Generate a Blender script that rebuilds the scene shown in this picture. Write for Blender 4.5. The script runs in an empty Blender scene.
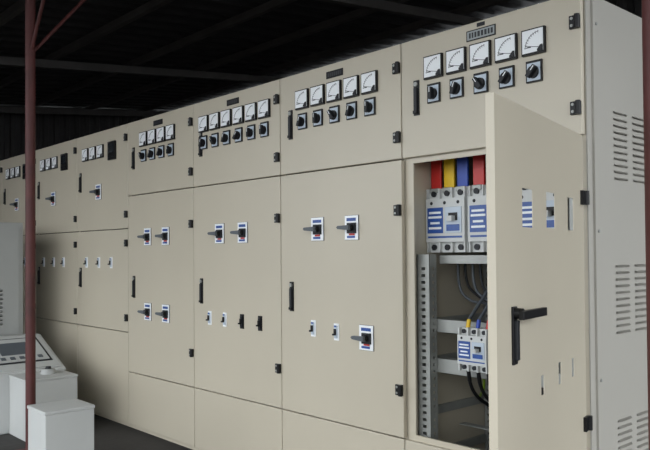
import bpy, math, random
from mathutils import Vector, Matrix
random.seed(4)
scene = bpy.context.scene
scene.view_settings.view_transform = 'Standard'
scene.view_settings.look = 'None'

# ------------------------------------------------------------ materials
def srgb(r, g, b):
    f = lambda c: (c/255)/12.92 if c/255 <= 0.04045 else ((c/255+0.055)/1.055)**2.4
    return (f(r), f(g), f(b), 1)

def mat(name, col, rough=0.5, metal=0.0, var=0.06, scale=3.0, bump=0.0, bscale=60, spec=0.5):
    m = bpy.data.materials.new(name); m.use_nodes = True
    nt = m.node_tree; b = nt.nodes['Principled BSDF']
    b.inputs['Roughness'].default_value = rough
    b.inputs['Metallic'].default_value = metal
    b.inputs['Specular IOR Level'].default_value = spec
    tc = nt.nodes.new('ShaderNodeTexCoord')
    n = nt.nodes.new('ShaderNodeTexNoise'); n.inputs['Scale'].default_value = scale
    n.inputs['Detail'].default_value = 5
    nt.links.new(tc.outputs['Object'], n.inputs['Vector'])
    r = nt.nodes.new('ShaderNodeValToRGB')
    r.color_ramp.elements[0].position = 0.3; r.color_ramp.elements[1].position = 0.7
    r.color_ramp.elements[0].color = tuple(c*(1-var) for c in col[:3])+(1,)
    r.color_ramp.elements[1].color = tuple(min(1, c*(1+var)) for c in col[:3])+(1,)
    nt.links.new(n.outputs['Fac'], r.inputs['Fac'])
    nt.links.new(r.outputs['Color'], b.inputs['Base Color'])
    if bump:
        n2 = nt.nodes.new('ShaderNodeTexNoise'); n2.inputs['Scale'].default_value = bscale
        nt.links.new(tc.outputs['Object'], n2.inputs['Vector'])
        bp = nt.nodes.new('ShaderNodeBump'); bp.inputs['Strength'].default_value = bump
        bp.inputs['Distance'].default_value = 0.01
        nt.links.new(n2.outputs['Fac'], bp.inputs['Height'])
        nt.links.new(bp.outputs['Normal'], b.inputs['Normal'])
    return m

PAINT = mat('cabinet_paint', srgb(191, 183, 165), 0.36, var=0.035, scale=1.5, bump=0.02, bscale=300)
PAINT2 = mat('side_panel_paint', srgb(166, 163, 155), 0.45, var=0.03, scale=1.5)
INNER = mat('shaded_back_plate', srgb(72, 72, 68), 0.6, var=0.1)  # back plate coloured dark to paint in the shade of the unlit interior
GAP_SHADE = mat('door_gap_shade', srgb(40, 38, 34), 0.8)  # shade in the door gaps, put in as a dark colour
BLACK = mat('black_plastic', srgb(16, 16, 18), 0.4, spec=0.3)
KNOB = mat('knob_grey', srgb(34, 36, 40), 0.45, spec=0.3)
WHITE = mat('meter_face', srgb(240, 243, 245), 0.3, var=0.02)
PLATE = mat('switch_plate', srgb(186, 198, 210), 0.35, var=0.03)
TAG = mat('engraved_tag', srgb(150, 156, 156), 0.35, var=0.05, scale=30)
INK = mat('scale_ink', srgb(40, 42, 48), 0.5)
RED = mat('red_plastic', srgb(186, 36, 30), 0.4)
YEL = mat('yellow_sleeve', srgb(222, 182, 24), 0.4)
BLU = mat('blue_sleeve', srgb(30, 66, 160), 0.4)
LBL = mat('blue_label', srgb(38, 78, 150), 0.35, var=0.1, scale=60)
MCCB = mat('breaker_body', srgb(200, 202, 200), 0.4, var=0.02)
GALV = mat('galvanised_steel', srgb(155, 157, 153), 0.4, metal=0.3, var=0.08, scale=12)
RUST = mat('red_oxide_paint', srgb(78, 34, 32), 0.6, var=0.25, scale=8, bump=0.1)
ROOFM = mat('roof_sheet', srgb(46, 45, 46), 0.65, var=0.3, scale=1.2)
STEELD = mat('dark_roof_steel', srgb(76, 73, 71), 0.6, var=0.25, scale=3)
WALLM = mat('dark_corrugated_wall', srgb(50, 48, 48), 0.7, var=0.25, scale=1.5)
CONC = mat('concrete', srgb(56, 54, 52), 0.85, var=0.3, scale=2.2, bump=0.3, bscale=25)
GREY = mat('desk_grey', srgb(160, 162, 160), 0.5, var=0.04)
LGREY = mat('box_light_grey', srgb(186, 188, 186), 0.5, var=0.05)
CABLE = mat('cable_grey', srgb(84, 90, 96), 0.5)
SCREEN = mat('dark_screen', srgb(30, 34, 38), 0.2)
PE = mat('earth_wire_green', srgb(120, 150, 40), 0.5)

# ------------------------------------------------------------ mesh builder
class B:
    def __init__(s): s.v = []; s.f = []; s.m = []; s.mats = []; s.sm = []
    def mi(s, m):
        if m not in s.mats: s.mats.append(m)
        return s.mats.index(m)
    def add(s, vs, fs, m, smooth=False):
        o = len(s.v); s.v += [tuple(v) for v in vs]; k = s.mi(m)
        for f in fs:
            s.f.append(tuple(i+o for i in f)); s.m.append(k); s.sm.append(smooth)
    def box(s, x0, x1, y0, y1, z0, z1, m, M=None):
        vs = [Vector(p) for p in ((x0,y0,z0),(x1,y0,z0),(x1,y1,z0),(x0,y1,z0),(x0,y0,z1),(x1,y0,z1),(x1,y1,z1),(x0,y1,z1))]
        if M: vs = [M @ v for v in vs]
        s.add(vs, [(0,3,2,1),(4,5,6,7),(0,1,5,4),(1,2,6,5),(2,3,7,6),(3,0,4,7)], m)
    def cb(s, cx, cz, w, h, y0, y1, m):
        s.box(cx-w/2, cx+w/2, y0, y1, cz-h/2, cz+h/2, m)
    def cyl(s, p0, p1, r0, r1, m, n=20, M=None):
        p0 = Vector(p0); p1 = Vector(p1); d = (p1-p0).normalized()
        a = d.orthogonal().normalized(); b = d.cross(a)
        vs = []
        for p, r in ((p0, r0), (p1, r1)):
            for i in range(n):
                t = 2*math.pi*i/n
                vs.append(p+a*math.cos(t)*r+b*math.sin(t)*r)
        if M: vs = [M @ v for v in vs]
        s.add(vs, [(i, (i+1) % n, n+(i+1) % n, n+i) for i in range(n)], m, True)
        s.add(vs, [tuple(range(n-1, -1, -1)), tuple(range(n, 2*n))], m)
    def prism(s, prof, y0, y1, m, axis='y'):
        n = len(prof); vs = []
        for d in (y0, y1):
            for a, b in prof:
                vs.append((a, d, b) if axis == 'y' else (d, a, b))
        s.add(vs, [(i, (i+1) % n, n+(i+1) % n, n+i) for i in range(n)]+[tuple(range(n-1, -1, -1)), tuple(range(n, 2*n))], m)
    def sheet(s, x0, x1, z0, z1, y0, y1, holes, m, swap=False):
        xs = sorted({x0, x1}|{h[0] for h in holes}|{h[1] for h in holes})
        zs = sorted({z0, z1}|{h[2] for h in holes}|{h[3] for h in holes})
        def solid(i, j):
            if i < 0 or j < 0 or i >= len(xs)-1 or j >= len(zs)-1: return False
            cx = (xs[i]+xs[i+1])/2; cz = (zs[j]+zs[j+1])/2
            return not any(h[0] < cx < h[1] and h[2] < cz < h[3] for h in holes)
        def q(a, b, c, d):
            P = [a, b, c, d]
            if swap: P = [(p[1], p[0], p[2]) for p in P]
            s.add(P, [(0,1,2,3)], m)
        for i in range(len(xs)-1):
            for j in range(len(zs)-1):
                if not solid(i, j): continue
                a, b, c, d = xs[i], xs[i+1], zs[j], zs[j+1]
                q((a,y0,c),(b,y0,c),(b,y0,d),(a,y0,d)); q((a,y1,d),(b,y1,d),(b,y1,c),(a,y1,c))
                if not solid(i-1, j): q((a,y0,c),(a,y0,d),(a,y1,d),(a,y1,c))
                if not solid(i+1, j): q((b,y0,d),(b,y0,c),(b,y1,c),(b,y1,d))
                if not solid(i, j-1): q((a,y0,c),(a,y1,c),(b,y1,c),(b,y0,c))
                if not solid(i, j+1): q((a,y0,d),(b,y0,d),(b,y1,d),(a,y1,d))
    def obj(s, name, parent=None, loc=(0,0,0), bevel=0, rz=0):
        me = bpy.data.meshes.new(name); me.from_pydata(s.v, [], s.f)
        for m in s.mats: me.materials.append(m)
        for p, k, sm in zip(me.polygons, s.m, s.sm): p.material_index = k; p.use_smooth = sm
        me.update()
        o = bpy.data.objects.new(name, me); scene.collection.objects.link(o)
        o.location = loc; o.rotation_euler[2] = rz
        if parent: o.parent = parent
        if bevel:
            md = o.modifiers.new('bevel', 'BEVEL'); md.width = bevel; md.segments = 2
            md.limit_method = 'ANGLE'; md.angle_limit = math.radians(40)
        return o

def empty(name, loc=(0,0,0)):
    e = bpy.data.objects.new(name, None); scene.collection.objects.link(e)
    e.location = loc; e.empty_display_size = 0.2
    return e

# ------------------------------------------------------------ cabinet parts (front plane y=0, outward -y)
def meter(b, cx, cz, w=0.091):
    b.cb(cx, cz, w, w, -0.012, 0.002, BLACK)
    b.cb(cx, cz+0.001, w-0.010, w-0.012, -0.0145, -0.011, WHITE)
    ox, oz = cx+w*0.30, cz-w*0.28
    for (ra, rb, st, en) in ((w*0.60, w*0.625, 92, 178), ):
        n = 14; vs = []
        for i in range(n+1):
            t = math.radians(st+(en-st)*i/n)
            for r in (ra, rb): vs.append((ox+math.cos(t)*r, -0.0152, oz+math.sin(t)*r))
        b.add(vs, [(2*i, 2*i+2, 2*i+3, 2*i+1) for i in range(n)], INK)
    for i in range(9):
        t = math.radians(95+80*i/8)
        M = Matrix.Translation((ox, 0, oz)) @ Matrix.Rotation(-t, 4, 'Y')
        b.box(w*0.54, w*0.66, -0.0154, -0.0146, -0.0005, 0.0005, INK, M)
    t = math.radians(168)
    M = Matrix.Translation((ox, 0, oz)) @ Matrix.Rotation(-t, 4, 'Y')
    b.box(0, w*0.6, -0.0158, -0.0148, -0.0009, 0.0009, INK, M)
    b.prism([(cx+w*0.22, cz-w*0.43), (cx+w*0.44, cz-w*0.43), (cx+w*0.44, cz-w*0.20), (cx+w*0.36, cz-w*0.20), (cx+w*0.22, cz-w*0.36)], -0.018, -0.0145, KNOB)
    b.cb(cx-w*0.16, cz-w*0.22, w*0.2, w*0.04, -0.0152, -0.0146, INK)

def selector(b, cx, cz, ang=20):
    b.cb(cx, cz, 0.062, 0.076, -0.008, 0.002, BLACK)
    b.cb(cx, cz-0.002, 0.052, 0.062, -0.0095, -0.007, PLATE)
    b.cyl((cx, -0.008, cz-0.004), (cx, -0.020, cz-0.004), 0.022, 0.021, BLACK)
    M = Matrix.Translation((cx, 0, cz-0.004)) @ Matrix.Rotation(math.radians(ang), 4, 'Y')
    b.box(-0.007, 0.007, -0.034, -0.018, -0.022, 0.024, KNOB, M)
    b.box(-0.0015, 0.0015, -0.0345, -0.033, 0.004, 0.022, WHITE, M)

def rotary(b, cx, cz):
    """door-coupled rotary handle of a moulded case breaker"""
    b.cb(cx, cz, 0.086, 0.110, -0.003, 0.002, KNOB)
    b.cb(cx, cz, 0.083, 0.107, -0.006, -0.002, WHITE)
    b.cb(cx, cz+0.036, 0.058, 0.014, -0.0072, -0.005, LBL)
    b.cb(cx+0.006, cz-0.002, 0.050, 0.046, -0.016, -0.005, KNOB)
    b.cb(cx-0.002, cz-0.041, 0.050, 0.010, -0.0075, -0.005, LBL)
    b.cb(cx+0.004, cz-0.030, 0.034, 0.008, -0.0085, -0.005, RED)
    b.cyl((cx+0.008, -0.014, cz), (cx+0.008, -0.034, cz), 0.016, 0.014, BLACK)
    b.prism([(cx+0.020, cz-0.012), (cx+0.020, cz+0.010), (cx-0.048, cz+0.008), (cx-0.056, cz+0.002), (cx-0.048, cz-0.006)], -0.046, -0.030, CABLE)

def toggle_plate(b, cx, cz, dark=False):
    b.cb(cx, cz, 0.032, 0.076, -0.004, 0.002, BLACK if dark else WHITE)
    b.cb(cx, cz, 0.018, 0.056, -0.010, -0.003, KNOB if dark else PLATE)
    b.cb(cx, cz+0.004, 0.012, 0.022, -0.016, -0.009, BLACK)
    b.cb(cx, cz-0.010, 0.010, 0.008, -0.026, -0.009, BLACK if dark else KNOB)
    if not dark: b.cb(cx, cz+0.026, 0.016, 0.008, -0.0108, -0.009, LBL)

def display(b, cx, cz):
    b.cb(cx, cz, 0.105, 0.125, -0.014, 0.002, BLACK)
    b.cb(cx, cz+0.016, 0.080, 0.062, -0.0155, -0.013, SCREEN)
    for i in range(4): b.cb(cx-0.033+0.022*i, cz-0.040, 0.013, 0.010, -0.018, -0.013, KNOB)

def handle(b, cx, cz):
    b.cb(cx, cz, 0.028, 0.142, -0.005, 0.002, BLACK)
    b.cb(cx, cz-0.012, 0.016, 0.104, -0.013, -0.004, KNOB)
    b.cyl((cx, -0.004, cz+0.055), (cx, -0.011, cz+0.055), 0.009, 0.009, GALV, 14)
    b.cb(cx, cz-0.058, 0.020, 0.012, -0.016, -0.004, BLACK)

def hinge(b, cz, cx=0.778):
    b.cb(cx, cz, 0.036, 0.044, -0.010, 0.002, BLACK)
    b.cyl((cx+0.012, -0.012, cz-0.023), (cx+0.012, -0.012, cz+0.023), 0.009, 0.009, BLACK, 12)
    b.cyl((cx-0.008, -0.0125, cz+0.012), (cx-0.008, -0.009, cz+0.012), 0.005, 0.005, GALV, 10)
    b.cyl((cx-0.008, -0.0125, cz-0.012), (cx-0.008, -0.009, cz-0.012), 0.005, 0.005, GALV, 10)

W, H, DEP = 0.8, 2.0, 0.62
def nameplate(b, cx, cz, big=False):
    w, h = (0.13, 0.040) if big else (0.11, 0.032)
    b.cb(cx, cz, w, h, -0.003, 0.002, BLACK)
    if big:
        b.cb(cx, cz, w-0.008, h-0.008, -0.0036, -0.002, TAG)
        b.cb(cx, cz+0.034, 0.034, 0.014, -0.003, 0.002, KNOB)
    x = cx-w*0.40
    while x < cx+w*0.36:
        cw = random.uniform(0.007, 0.011)
        b.cb(x+cw/2, cz, cw, h*0.5, -0.0042, -0.0028, INK); x += cw+0.005

def carcass(e, back):
    b = B()
    t = 0.02; f = 0.024
    b.box(0.001, t, f, DEP, 0, H, PAINT)
    b.box(W-t, W-0.001, f, DEP, 0, H, PAINT)
    b.box(t, W-t, f, DEP, H-t, H, PAINT)
    b.box(t, W-t, f, DEP, 0, 0.05, PAINT)
    b.box(t, W-t, DEP-0.01, DEP, 0.05, H-t, PAINT)
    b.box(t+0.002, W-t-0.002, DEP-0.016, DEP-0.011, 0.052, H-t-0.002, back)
    return b

def closed_front(e, zmid, zkick, upper=True, lower=True):
    g = 0.0025
    b = B(); b.box(g, W-g, 0, 0.02, zmid+g, H-0.003, PAINT); 
    b.obj('upper_door', e, bevel=0.003)
    if lower:
        b = B(); b.box(g, W-g, 0, 0.02, zkick+g, zmid-g, PAINT); b.obj('lower_door', e, bevel=0.003)
    b = B(); b.box(g, W-g, 0, 0.02, 0.03, zkick-g, PAINT); b.obj('kick_panel', e, bevel=0.003)
    b = B()
    b.sheet(0.02, W-0.02, 0.05, H-0.02, 0.0205, 0.03, [] if lower else [(0.045, W-0.03, zkick+0.02, zmid-0.02)], GAP_SHADE if lower else PAINT)
    b.obj('door_gap_sheet', e)  # sheet behind the doors; dark one paints gap shade, open cabinet has plain paint

MS = 0.112
def tall_type(X, n, nlab=True, lowers=(), first=False):
    e = empty('switchgear_cabinet', (X, 0, 0))
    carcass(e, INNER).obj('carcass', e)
    closed_front(e, 1.518, 0.369, lower=not first)
    b = B()
    c0 = 0.4-MS*(n-1)/2 - (0.01 if n == 4 else 0)
    for i in range(n): meter(b, c0+MS*i, 1.866)
    b.obj('panel_meters', e)
    b = B()
    for i in range(n): selector(b, c0+MS*i, 1.762, random.choice((-35, 0, 20, 40)))
    b.obj('selector_switches', e)
    b = B(); handle(b, 0.085, 1.757)
    if not first: handle(b, 0.085, 0.925)
    b.obj('door_handles', e, bevel=0.001)
    b = B()
    for z in ((1.898, 1.610) if first else (1.898, 1.610, 1.308, 0.567)): hinge(b, z)
    b.obj('hinges', e, bevel=0.001)
    if nlab:
        b = B(); nameplate(b, 0.4, 1.948, first); b.obj('nameplate', e)
    b = B(); 
    for (k, u, z) in lowers:
        if k == 'r': rotary(b, u, z)
        elif k == 't': toggle_plate(b, u, z)
        else: toggle_plate(b, u, z, True)
    if lowers: b.obj('breaker_handles', e)
    return e

def low_type(X, nm=3):
    e = empty('switchgear_cabinet', (X, 0, 0))
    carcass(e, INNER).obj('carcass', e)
    closed_front(e, 1.305, 0.624)
    b = B()
    for i in range(nm): meter(b, 0.16+0.122*i, 1.855)
    b.obj('panel_meters', e)
    b = B(); display(b, 0.585, 1.842); b.obj('digital_display', e)
    b = B(); rotary(b, 0.367, 1.575)
    for u in (0.17, 0.37, 0.56): toggle_plate(b, u, 1.08)
    b.obj('breaker_handles', e)
    b = B(); handle(b, 0.07, 1.66); handle(b, 0.07, 0.97); b.obj('door_handles', e)
    b = B()
    for z in (1.907, 1.40, 1.21, 0.72): hinge(b, z)
    b.obj('hinges', e)
    return e

c1 = tall_type(-0.8, 5, first=True)
c2 = tall_type(-1.6, 5, lowers=(('r', .277, 1.245), ('r', .505, 1.245), ('t', .242, .782), ('t', .40, .777), ('r', .59, .766)))
c3 = tall_type(-2.4, 6, lowers=(('r', .27, 1.245), ('r', .485, 1.245), ('t', .168, .778), ('t', .315, .778), ('d', .473, .778), ('d', .63, .778)))
c4 = tall_type(-3.2, 4, lowers=(('r', .267, 1.245), ('r', .489, 1.245), ('r', .267, .775), ('r', .489, .775)))
for k in range(4): low_type(-4.0-0.8*k)

# ---- right-hand side panel of the first cabinet (louvred)
b = B()
holes = []
for zc in (1.50, 0.965, 0.43):
    for i in range(11):
        z = zc+0.115-0.023*i
        for ya in (0.19, 0.335):
            holes.append((ya, ya+0.10, z-0.004, z+0.004))
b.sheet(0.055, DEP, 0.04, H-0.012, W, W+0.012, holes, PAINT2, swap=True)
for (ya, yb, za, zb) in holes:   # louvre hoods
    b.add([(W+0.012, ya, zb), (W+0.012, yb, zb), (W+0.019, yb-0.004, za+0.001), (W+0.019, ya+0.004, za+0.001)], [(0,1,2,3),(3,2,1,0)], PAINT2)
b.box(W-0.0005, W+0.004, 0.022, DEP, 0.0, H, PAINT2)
for z in (1.9, 1.2, 0.7, 0.1):
    b.cyl((W+0.012, 0.075, z), (W+0.016, 0.075, z), 0.006, 0.005, GALV, 12)
b.obj('louvred_side_panel', c1)

# ---- open door
b = B()
zk, zm = 0.3715, 1.5155
holes = [(-0.561-.042, -0.561+.042, 1.197, 1.300), (-0.359-.040, -0.359+.040, 1.200, 1.303), (-0.155-.032, -0.155+.032, 1.198, 1.300)]
holes += [(-0.452-.013, -0.452+.013, .735, .79), (-0.29-.013, -0.29+.013, .74, .805), (-0.15-.013, -0.15+.013, .742, .80)]
L = 0.795
b.sheet(-L, -0.003, zk, zm, 0.0, 0.002, holes, PAINT)
b.box(-L, -L+0.002, 0.002, 0.022, zk, zm, PAINT)
b.box(-0.005, -0.003, 0.002, 0.022, zk, zm, PAINT)
b.box(-L+.002, -0.005, 0.002, 0.022, zm-0.002, zm, PAINT)
b.box(-L+.002, -0.005, 0.002, 0.022, zk, zk+0.002, PAINT)
b.box(-L+.03, -L+.055, 0.002, 0.02, zk+.01, zm-.01, GALV)
b.box(-0.055, -0.03, 0.002, 0.02, zk+.01, zm-.01, GALV)
TH = math.radians(103.6)
od = b.obj('open_door', c1, (0.8, -0.002, 0), rz=TH)
b = B()
u = -0.68
b.cb(u, 0.922, 0.030, 0.146, -0.006, 0.001, BLACK)
b.cyl((u, -0.004, 0.978), (u, -0.026, 0.978), 0.014, 0.013, BLACK)
b.cb(u, 0.910, 0.018, 0.10, -0.014, -0.005, KNOB)
Mh = Matrix.Translation((u, -0.026, 0.973)) @ Matrix.Rotation(math.radians(-3), 4, 'Z')
b.box(-0.015, 0.145, -0.008, 0.006, -0.010, 0.012, BLACK, Mh)
b.obj('lever_handle', od, bevel=0.002)
b = B()
for z in (1.308, 0.571):
    b.box(-0.040, -0.004, -0.010, 0.001, z-0.023, z+0.023, BLACK)
    b.cyl((-0.004, -0.010, z-0.023), (-0.004, -0.010, z+0.023), 0.010, 0.010, BLACK, 14)
b.obj('door_hinges', od)

# ---- interior of first cabinet
def upright(b, x0, x1, y, z0, z1):
    hs = []; z = z0+0.03
    while z < z1-0.04:
        xm = (x0+x1)/2
        hs.append((xm-0.010, xm+0.010, z, z+0.012)); z += 0.028
    b.sheet(x0, x1, z0, z1, y, y+0.002, hs, GALV)
    hs2 = [(y+0.018, y+0.030, h[2], h[3]) for h in hs]
    b.sheet(y, y+0.045, z0, z1, x0, x0+0.002, hs2, GALV, swap=True)
    b.sheet(y, y+0.045, z0, z1, x1-0.002, x1, hs2, GALV, swap=True)
b = B()
upright(b, 0.030, 0.095, 0.055, 0.05, 1.125)
upright(b, 0.20, 0.235, 0.32, 0.05, 0.70)
upright(b, 0.44, 0.48, 0.40, 0.05, 1.9)
upright(b, 0.715, 0.765, 0.055, 0.05, 1.9)
upright(b, 0.025, 0.075, 0.52, 0.05, 1.9)
upright(b, 0.24, 0.28, 0.52, 0.05, 1.9)
for z0, z1, y, xa in ((1.085, 1.122, 0.12, 0.096), (0.805, 0.86, 0.105, 0.05), (0.640, 0.70, 0.105, 0.05), (0.25, 0.30, 0.105, 0.05), (0.45, 0.49, 0.48, 0.05), (1.36, 1.40, 0.24, 0.05)):
    b.box(xa, 0.755, y, y+0.003, z0, z1, GALV)
    b.box(xa, 0.755, y, y+0.03, z1-0.002, z1, GALV)
    b.box(xa, 0.755, y, y+0.03, z0, z0+0.002, GALV)
b.box(0.05, 0.75, 0.30, 0.34, 0.388, 0.392, GALV)
for z in (0.27, 0.45, 0.66, 0.82):
    b.box(0.022, 0.034, 0.10, 0.52, z, z+0.035, GALV)
b.obj('mounting_frame', c1)

def mccb(name, x0, w, z0, h, yf=0.12):
    b = B(); x1 = x0+w; yb = yf+0.085
    b.box(x0, x1, yf+0.02, yb, z0, z0+h, MCCB)
    b.box(x0+0.003, x1-0.003, yf, yf+0.022, z0+h*0.16, z0+h*0.84, MCCB)
    for i in range(4):
        xx = x0+0.004+(w-0.014)*i/3
        b.box(xx, xx+0.006, yf+0.004, yf+0.022, z0, z0+h*0.16, MCCB)
        b.box(xx, xx+0.006, yf+0.004, yf+0.022, z0+h*0.84, z0+h, MCCB)
    for i in range(3):
        cx = x0+w*(i+0.5)/3
        for cz in (z0+h*0.08, z0+h*0.92):
            b.cyl((cx, yf+0.021, cz), (cx, yf+0.012, cz), w*0.06, w*0.06, KNOB, 14)
        b.cyl((cx, yf+0.001, z0+h*0.77), (cx, yf-0.001, z0+h*0.77), w*0.035, w*0.035, KNOB, 12)
    b.cb(x0+w*0.26, z0+h*0.50, w*0.40, h*0.40, yf-0.0015, yf+0.001, LBL)
    for k, (zz, ww) in enumerate(((0.62, .30), (0.55, .34), (0.46, .24), (0.38, .32))):
        b.cb(x0+w*0.26, z0+h*zz, w*ww, h*0.035, yf-0.003, yf, WHITE)
    b.cb(x0+w*0.72, z0+h*0.50, w*0.40, h*0.40, yf-0.004, yf+0.001, PLATE)
    b.cb(x0+w*0.72, z0+h*0.55, w*0.22, h*0.12, yf-0.006, yf, BLACK)
    b.cb(x0+w*0.72, z0+h*0.52, w*0.12, h*0.08, yf-0.030, yf-0.004, MCCB)
    b.cb(x0+w*0.72, z0+h*0.38, w*0.32, h*0.10, yf-0.006, yf, LBL)
    b.cb(x0+w*0.5, z0+h*0.24, w*0.86, h*0.03, yf-0.0015, yf, LBL)
    return b.obj(name, c1, bevel=0.0015)
mccb('moulded_breaker_1', 0.022, 0.205, 1.132, 0.265)
mccb('moulded_breaker_2', 0.238, 0.205, 1.132, 0.265)
mccb('moulded_breaker_3', 0.454, 0.205, 1.132, 0.265)
mccb('small_breaker', 0.248, 0.14, 0.675, 0.165, 0.03)
b = B()
for x0 in (0.022, 0.238, 0.454):
    for i, m in enumerate((RED, YEL, BLU)):
        cx = x0+0.205*(i+0.5)/3
        b.box(cx-0.026, cx+0.026, 0.150, 0.162, 1.380, 1.66, m)
        b.box(cx-0.022, cx+0.022, 0.134, 0.150, 1.380, 1.400, GALV)
b.obj('busbar_sleeves', c1, bevel=0.002)
b = B()
for i, m in enumerate((YEL, BLU, RED)):
    cx = 0.248+0.14*(i+0.5)/3
    b.cyl((cx, 0.07, 0.83), (cx, 0.08, 0.87), 0.009, 0.008, m, 14)
    b.cyl((cx, 0.08, 0.87), (cx-0.02, 0.24, 0.98), 0.007, 0.007, CABLE, 12)
    b.cyl((cx, 0.07, 0.68), (cx, 0.08, 0.63), 0.008, 0.008, BLACK, 14)
b.obj('cable_lugs', c1)
def cable(pts, r, m, name):
    cu = bpy.data.curves.new(name, 'CURVE'); cu.dimensions = '3D'; cu.bevel_depth = r; cu.bevel_resolution = 3
    sp = cu.splines.new('NURBS'); sp.points.add(len(pts)-1)
    for p, q in zip(sp.points, pts): p.co = (*q, 1)
    sp.use_endpoint_u = True; sp.order_u = 3
    cu.materials.append(m)
    o = bpy.data.objects.new(name, cu); scene.collection.objects.link(o); o.parent = c1
for i in range(10):
    x = 0.07+0.038*i; j = random.uniform(-.02, .02)
    cable([(x+.03, 0.24, 1.12), (x+0.02, 0.24, 1.0+j), (x+0.07, 0.27, 0.94+j), (x+0.12, 0.30, 0.92), (x+0.16, 0.42, 0.88), (x+0.2, 0.52, 0.86)], 0.006, (CABLE, BLACK, CABLE, KNOB)[i % 4], 'power_cable_%d' % (i+1))
cable([(0.28, 0.16, 0.64), (0.27, 0.18, 0.58), (0.20, 0.25, 0.55), (0.12, 0.35, 0.50)], 0.005, PE, 'earth_wire')
for k in range(3):
    x = 0.271+0.047*k
    cable([(x, 0.08, 0.63), (x, 0.10, 0.57), (x+0.03, 0.22, 0.50), (x+0.05, 0.35, 0.20), (x+0.05, 0.36, 0.06)], 0.007, BLACK, 'outgoing_cable_%d' % (k+1))

# ------------------------------------------------------------ shed
def roof_z(y): return 3.15+0.10*y
b = B()
x = -11.0; prof = []
while x < 3.0:
    prof += [(x, 0), (x+0.11, 0), (x+0.14, 0.045), (x+0.21, 0.045)]; x += 0.24
vs = []
for y in (-3.2, 4.2):
    for (px, pz) in prof: vs.append((px, y, roof_z(y)+pz))
n = len(prof)
b.add(vs, [(i, i+1, n+i+1, n+i) for i in range(n-1)], ROOFM)
roof = b.obj('ceiling')
b = B()
for y in (-2.9, -2.0, -1.1, -0.2, 0.7, 1.6, 2.5, 3.4):
    z = roof_z(y)
    b.box(-11, 3, y-0.025, y+0.025, z-0.075, z-0.01, STEELD)
for x in (-9.2, -6.2, -3.067, 0.6):
    p = [(-3.2, roof_z(-3.2)-0.08), (4.2, roof_z(4.2)-0.08), (4.2, roof_z(4.2)-0.16), (-3.2, roof_z(-3.2)-0.16)]
    b.prism(p, x-0.03, x+0.03, STEELD, axis='x')
b.obj('roof_beams_1')  # purlins and rafters under the roof sheet

def corr_wall(name, p0, p1, z1f, z0=0.0):
    b = B(); p0 = Vector(p0); p1 = Vector(p1); d = (p1-p0); Ln = d.length; d.normalize(); nrm = Vector((-d.y, d.x))
    pts = []; s = 0
    while s < Ln:
        for ds, o in ((0, 0), (0.06, 0), (0.08, 0.03), (0.14, 0.03)): 
            q = p0+d*(s+ds)+nrm*o; pts.append(q)
        s += 0.16
    vs = [(q.x, q.y, z0) for q in pts]+[(q.x, q.y, z1f(q.y)) for q in pts]
    n = len(pts); b.add(vs, [(i, i+1, n+i+1, n+i) for i in range(n-1)], WALLM)
    return b.obj(name)
corr_wall('wall_left', (-9.6, -3.2), (-9.6, 4.1), lambda y: roof_z(y)-0.02)
corr_wall('wall_back', (-9.5, 4.05), (3.0, 4.05), lambda y: roof_z(y)-0.02)
corr_wall('light_block_wall', (-9.4, -3.15), (-5.4, -3.15), lambda y: roof_z(y)-0.02)  # unseen wall, added to cut the light on the left-hand cabinets

b = B(); b.box(-30, 30, -30, 12, -0.1, 0, CONC); b.obj('floor')

def post(x, y, r=0.028, braces=True):
    e = empty('steel_roof_post', (x, y, 0)); top = roof_z(y)-0.16
    b = B(); b.cyl((0, 0, 0.008), (0, 0, top), r, r, RUST, 20); b.box(-0.07, 0.07, -0.07, 0.07, 0, 0.01, RUST)
    b.obj('shaft', e)
    if braces:
        b = B()
        b.cyl((0, 0, top-0.62), (0.0, 0.55, top+0.05), 0.010, 0.010, RUST, 10)
        b.cyl((0, 0, top-0.62), (0.55, 0.0, top+0.12), 0.010, 0.010, RUST, 10)
        b.obj('knee_braces', e)
post(-3.067, -0.68)
post(0.425, -0.43, 0.03, False)

# low grey box in front
e = empty('low_steel_box', (-2.42, -0.93, 0))
b = B(); b.box(0, 0.22, 0, 0.24, 0, 0.385, LGREY); b.obj('body', e, bevel=0.004)
b = B(); b.box(-0.004, 0.223, -0.004, 0.243, 0.3855, 0.402, LGREY); b.obj('lid', e, bevel=0.004)

# control desk
e = empty('control_desk', (-4.15, -0.72, 0))
b = B()
b.prism([(0, 0), (0.55, 0), (0.55, 0.38), (0.10, 0.57), (0, 0.57)], 0.0, 0.47, LGREY)
b.obj('sloping_console', e, bevel=0.008)
sl = math.atan2(0.19, 0.45)
M = Matrix.Translation((0.55, 0.235, 0.38)) @ Matrix.Rotation(sl, 4, 'Y')
b = B()
b.box(-0.47, -0.03, -0.21, 0.21, 0.0, 0.008, LGREY, M)
b.box(-0.43, -0.10, -0.18, 0.18, 0.007, 0.012, KNOB, M)
b.box(-0.415, -0.115, -0.165, 0.165, 0.011, 0.016, LGREY, M)
b.box(-0.36, -0.20, -0.12, 0.08, 0.014, 0.019, CABLE, M)
for i in range(5): b.box(-0.17, -0.14, -0.14+0.06*i, -0.11+0.06*i, 0.014, 0.021, CABLE, M)
b.obj('console_panel', e)
b = B(); b.box(0.552, 0.85, 0.10, 0.42, 0, 0.36, LGREY); b.box(0.556, 0.854, 0.095, 0.425, 0.3605, 0.375, LGREY)
b.cyl((0.68, 0.30, 0.375), (0.68, 0.30, 0.405), 0.05, 0.04, GREY)
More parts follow.
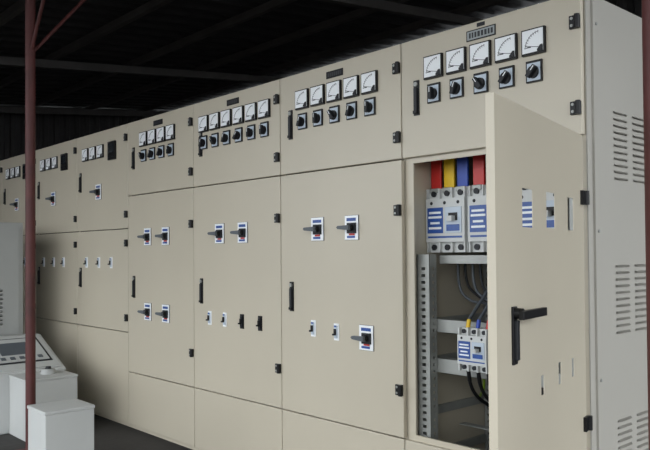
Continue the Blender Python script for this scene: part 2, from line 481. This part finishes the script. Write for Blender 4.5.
b.cyl((0.68, 0.30, 0.405), (0.68, 0.30, 0.42), 0.02, 0.015, KNOB)
b.obj('side_pedestal', e, bevel=0.004)

# low equipment cabinet at left
e = empty('louvred_equipment_cabinet', (-4.95, -1.10, 0))
b = B(); b.box(0, 0.70, 0, 0.80, 0.0, 1.375, GREY); b.obj('body', e, bevel=0.006)
b = B(); b.box(0.70, 0.708, 0.03, 0.77, 0.05, 1.34, GREY)
for i in range(9):
    z = 0.64+0.03*i
    for ya in (0.18, 0.45):
        b.add([(0.708, ya, z+0.012), (0.708, ya+0.2, z+0.012), (0.718, ya+0.2, z), (0.718, ya, z)], [(0,1,2,3),(3,2,1,0)], GREY)
        b.box(0.707, 0.709, ya, ya+0.2, z-0.006, z, BLACK)
b.obj('louvred_door', e)

# ------------------------------------------------------------ daylight
w = bpy.data.worlds.new('overcast'); scene.world = w; w.use_nodes = True
nt = w.node_tree; bg = nt.nodes['Background']
tc = nt.nodes.new('ShaderNodeTexCoord'); sp = nt.nodes.new('ShaderNodeSeparateXYZ')
rp = nt.nodes.new('ShaderNodeValToRGB')
rp.color_ramp.elements[0].position = 0.0; rp.color_ramp.elements[0].color = (0.83, 0.87, 0.91, 1)
rp.color_ramp.elements[1].position = 0.7; rp.color_ramp.elements[1].color = (0.93, 0.97, 1, 1)
nt.links.new(tc.outputs['Generated'], sp.inputs[0]); nt.links.new(sp.outputs['Z'], rp.inputs[0])
nt.links.new(rp.outputs[0], bg.inputs['Color'])
bg.inputs['Strength'].default_value = 3.5

# ------------------------------------------------------------ camera
cam = bpy.data.cameras.new('camera'); co = bpy.data.objects.new('camera', cam); scene.collection.objects.link(co)
cam.sensor_width = 36; cam.lens = 725/650*36; cam.shift_y = 15.5/650; cam.shift_x = -2.0/650; cam.clip_start = 0.05
M = Matrix.Rotation(math.radians(47.65), 4, 'Z') @ Matrix.Rotation(math.radians(91), 4, 'X') @ Matrix.Rotation(-0.008, 4, 'Z')
M.translation = (1.196, -2.24, 1.133)
co.matrix_world = M
scene.camera = co
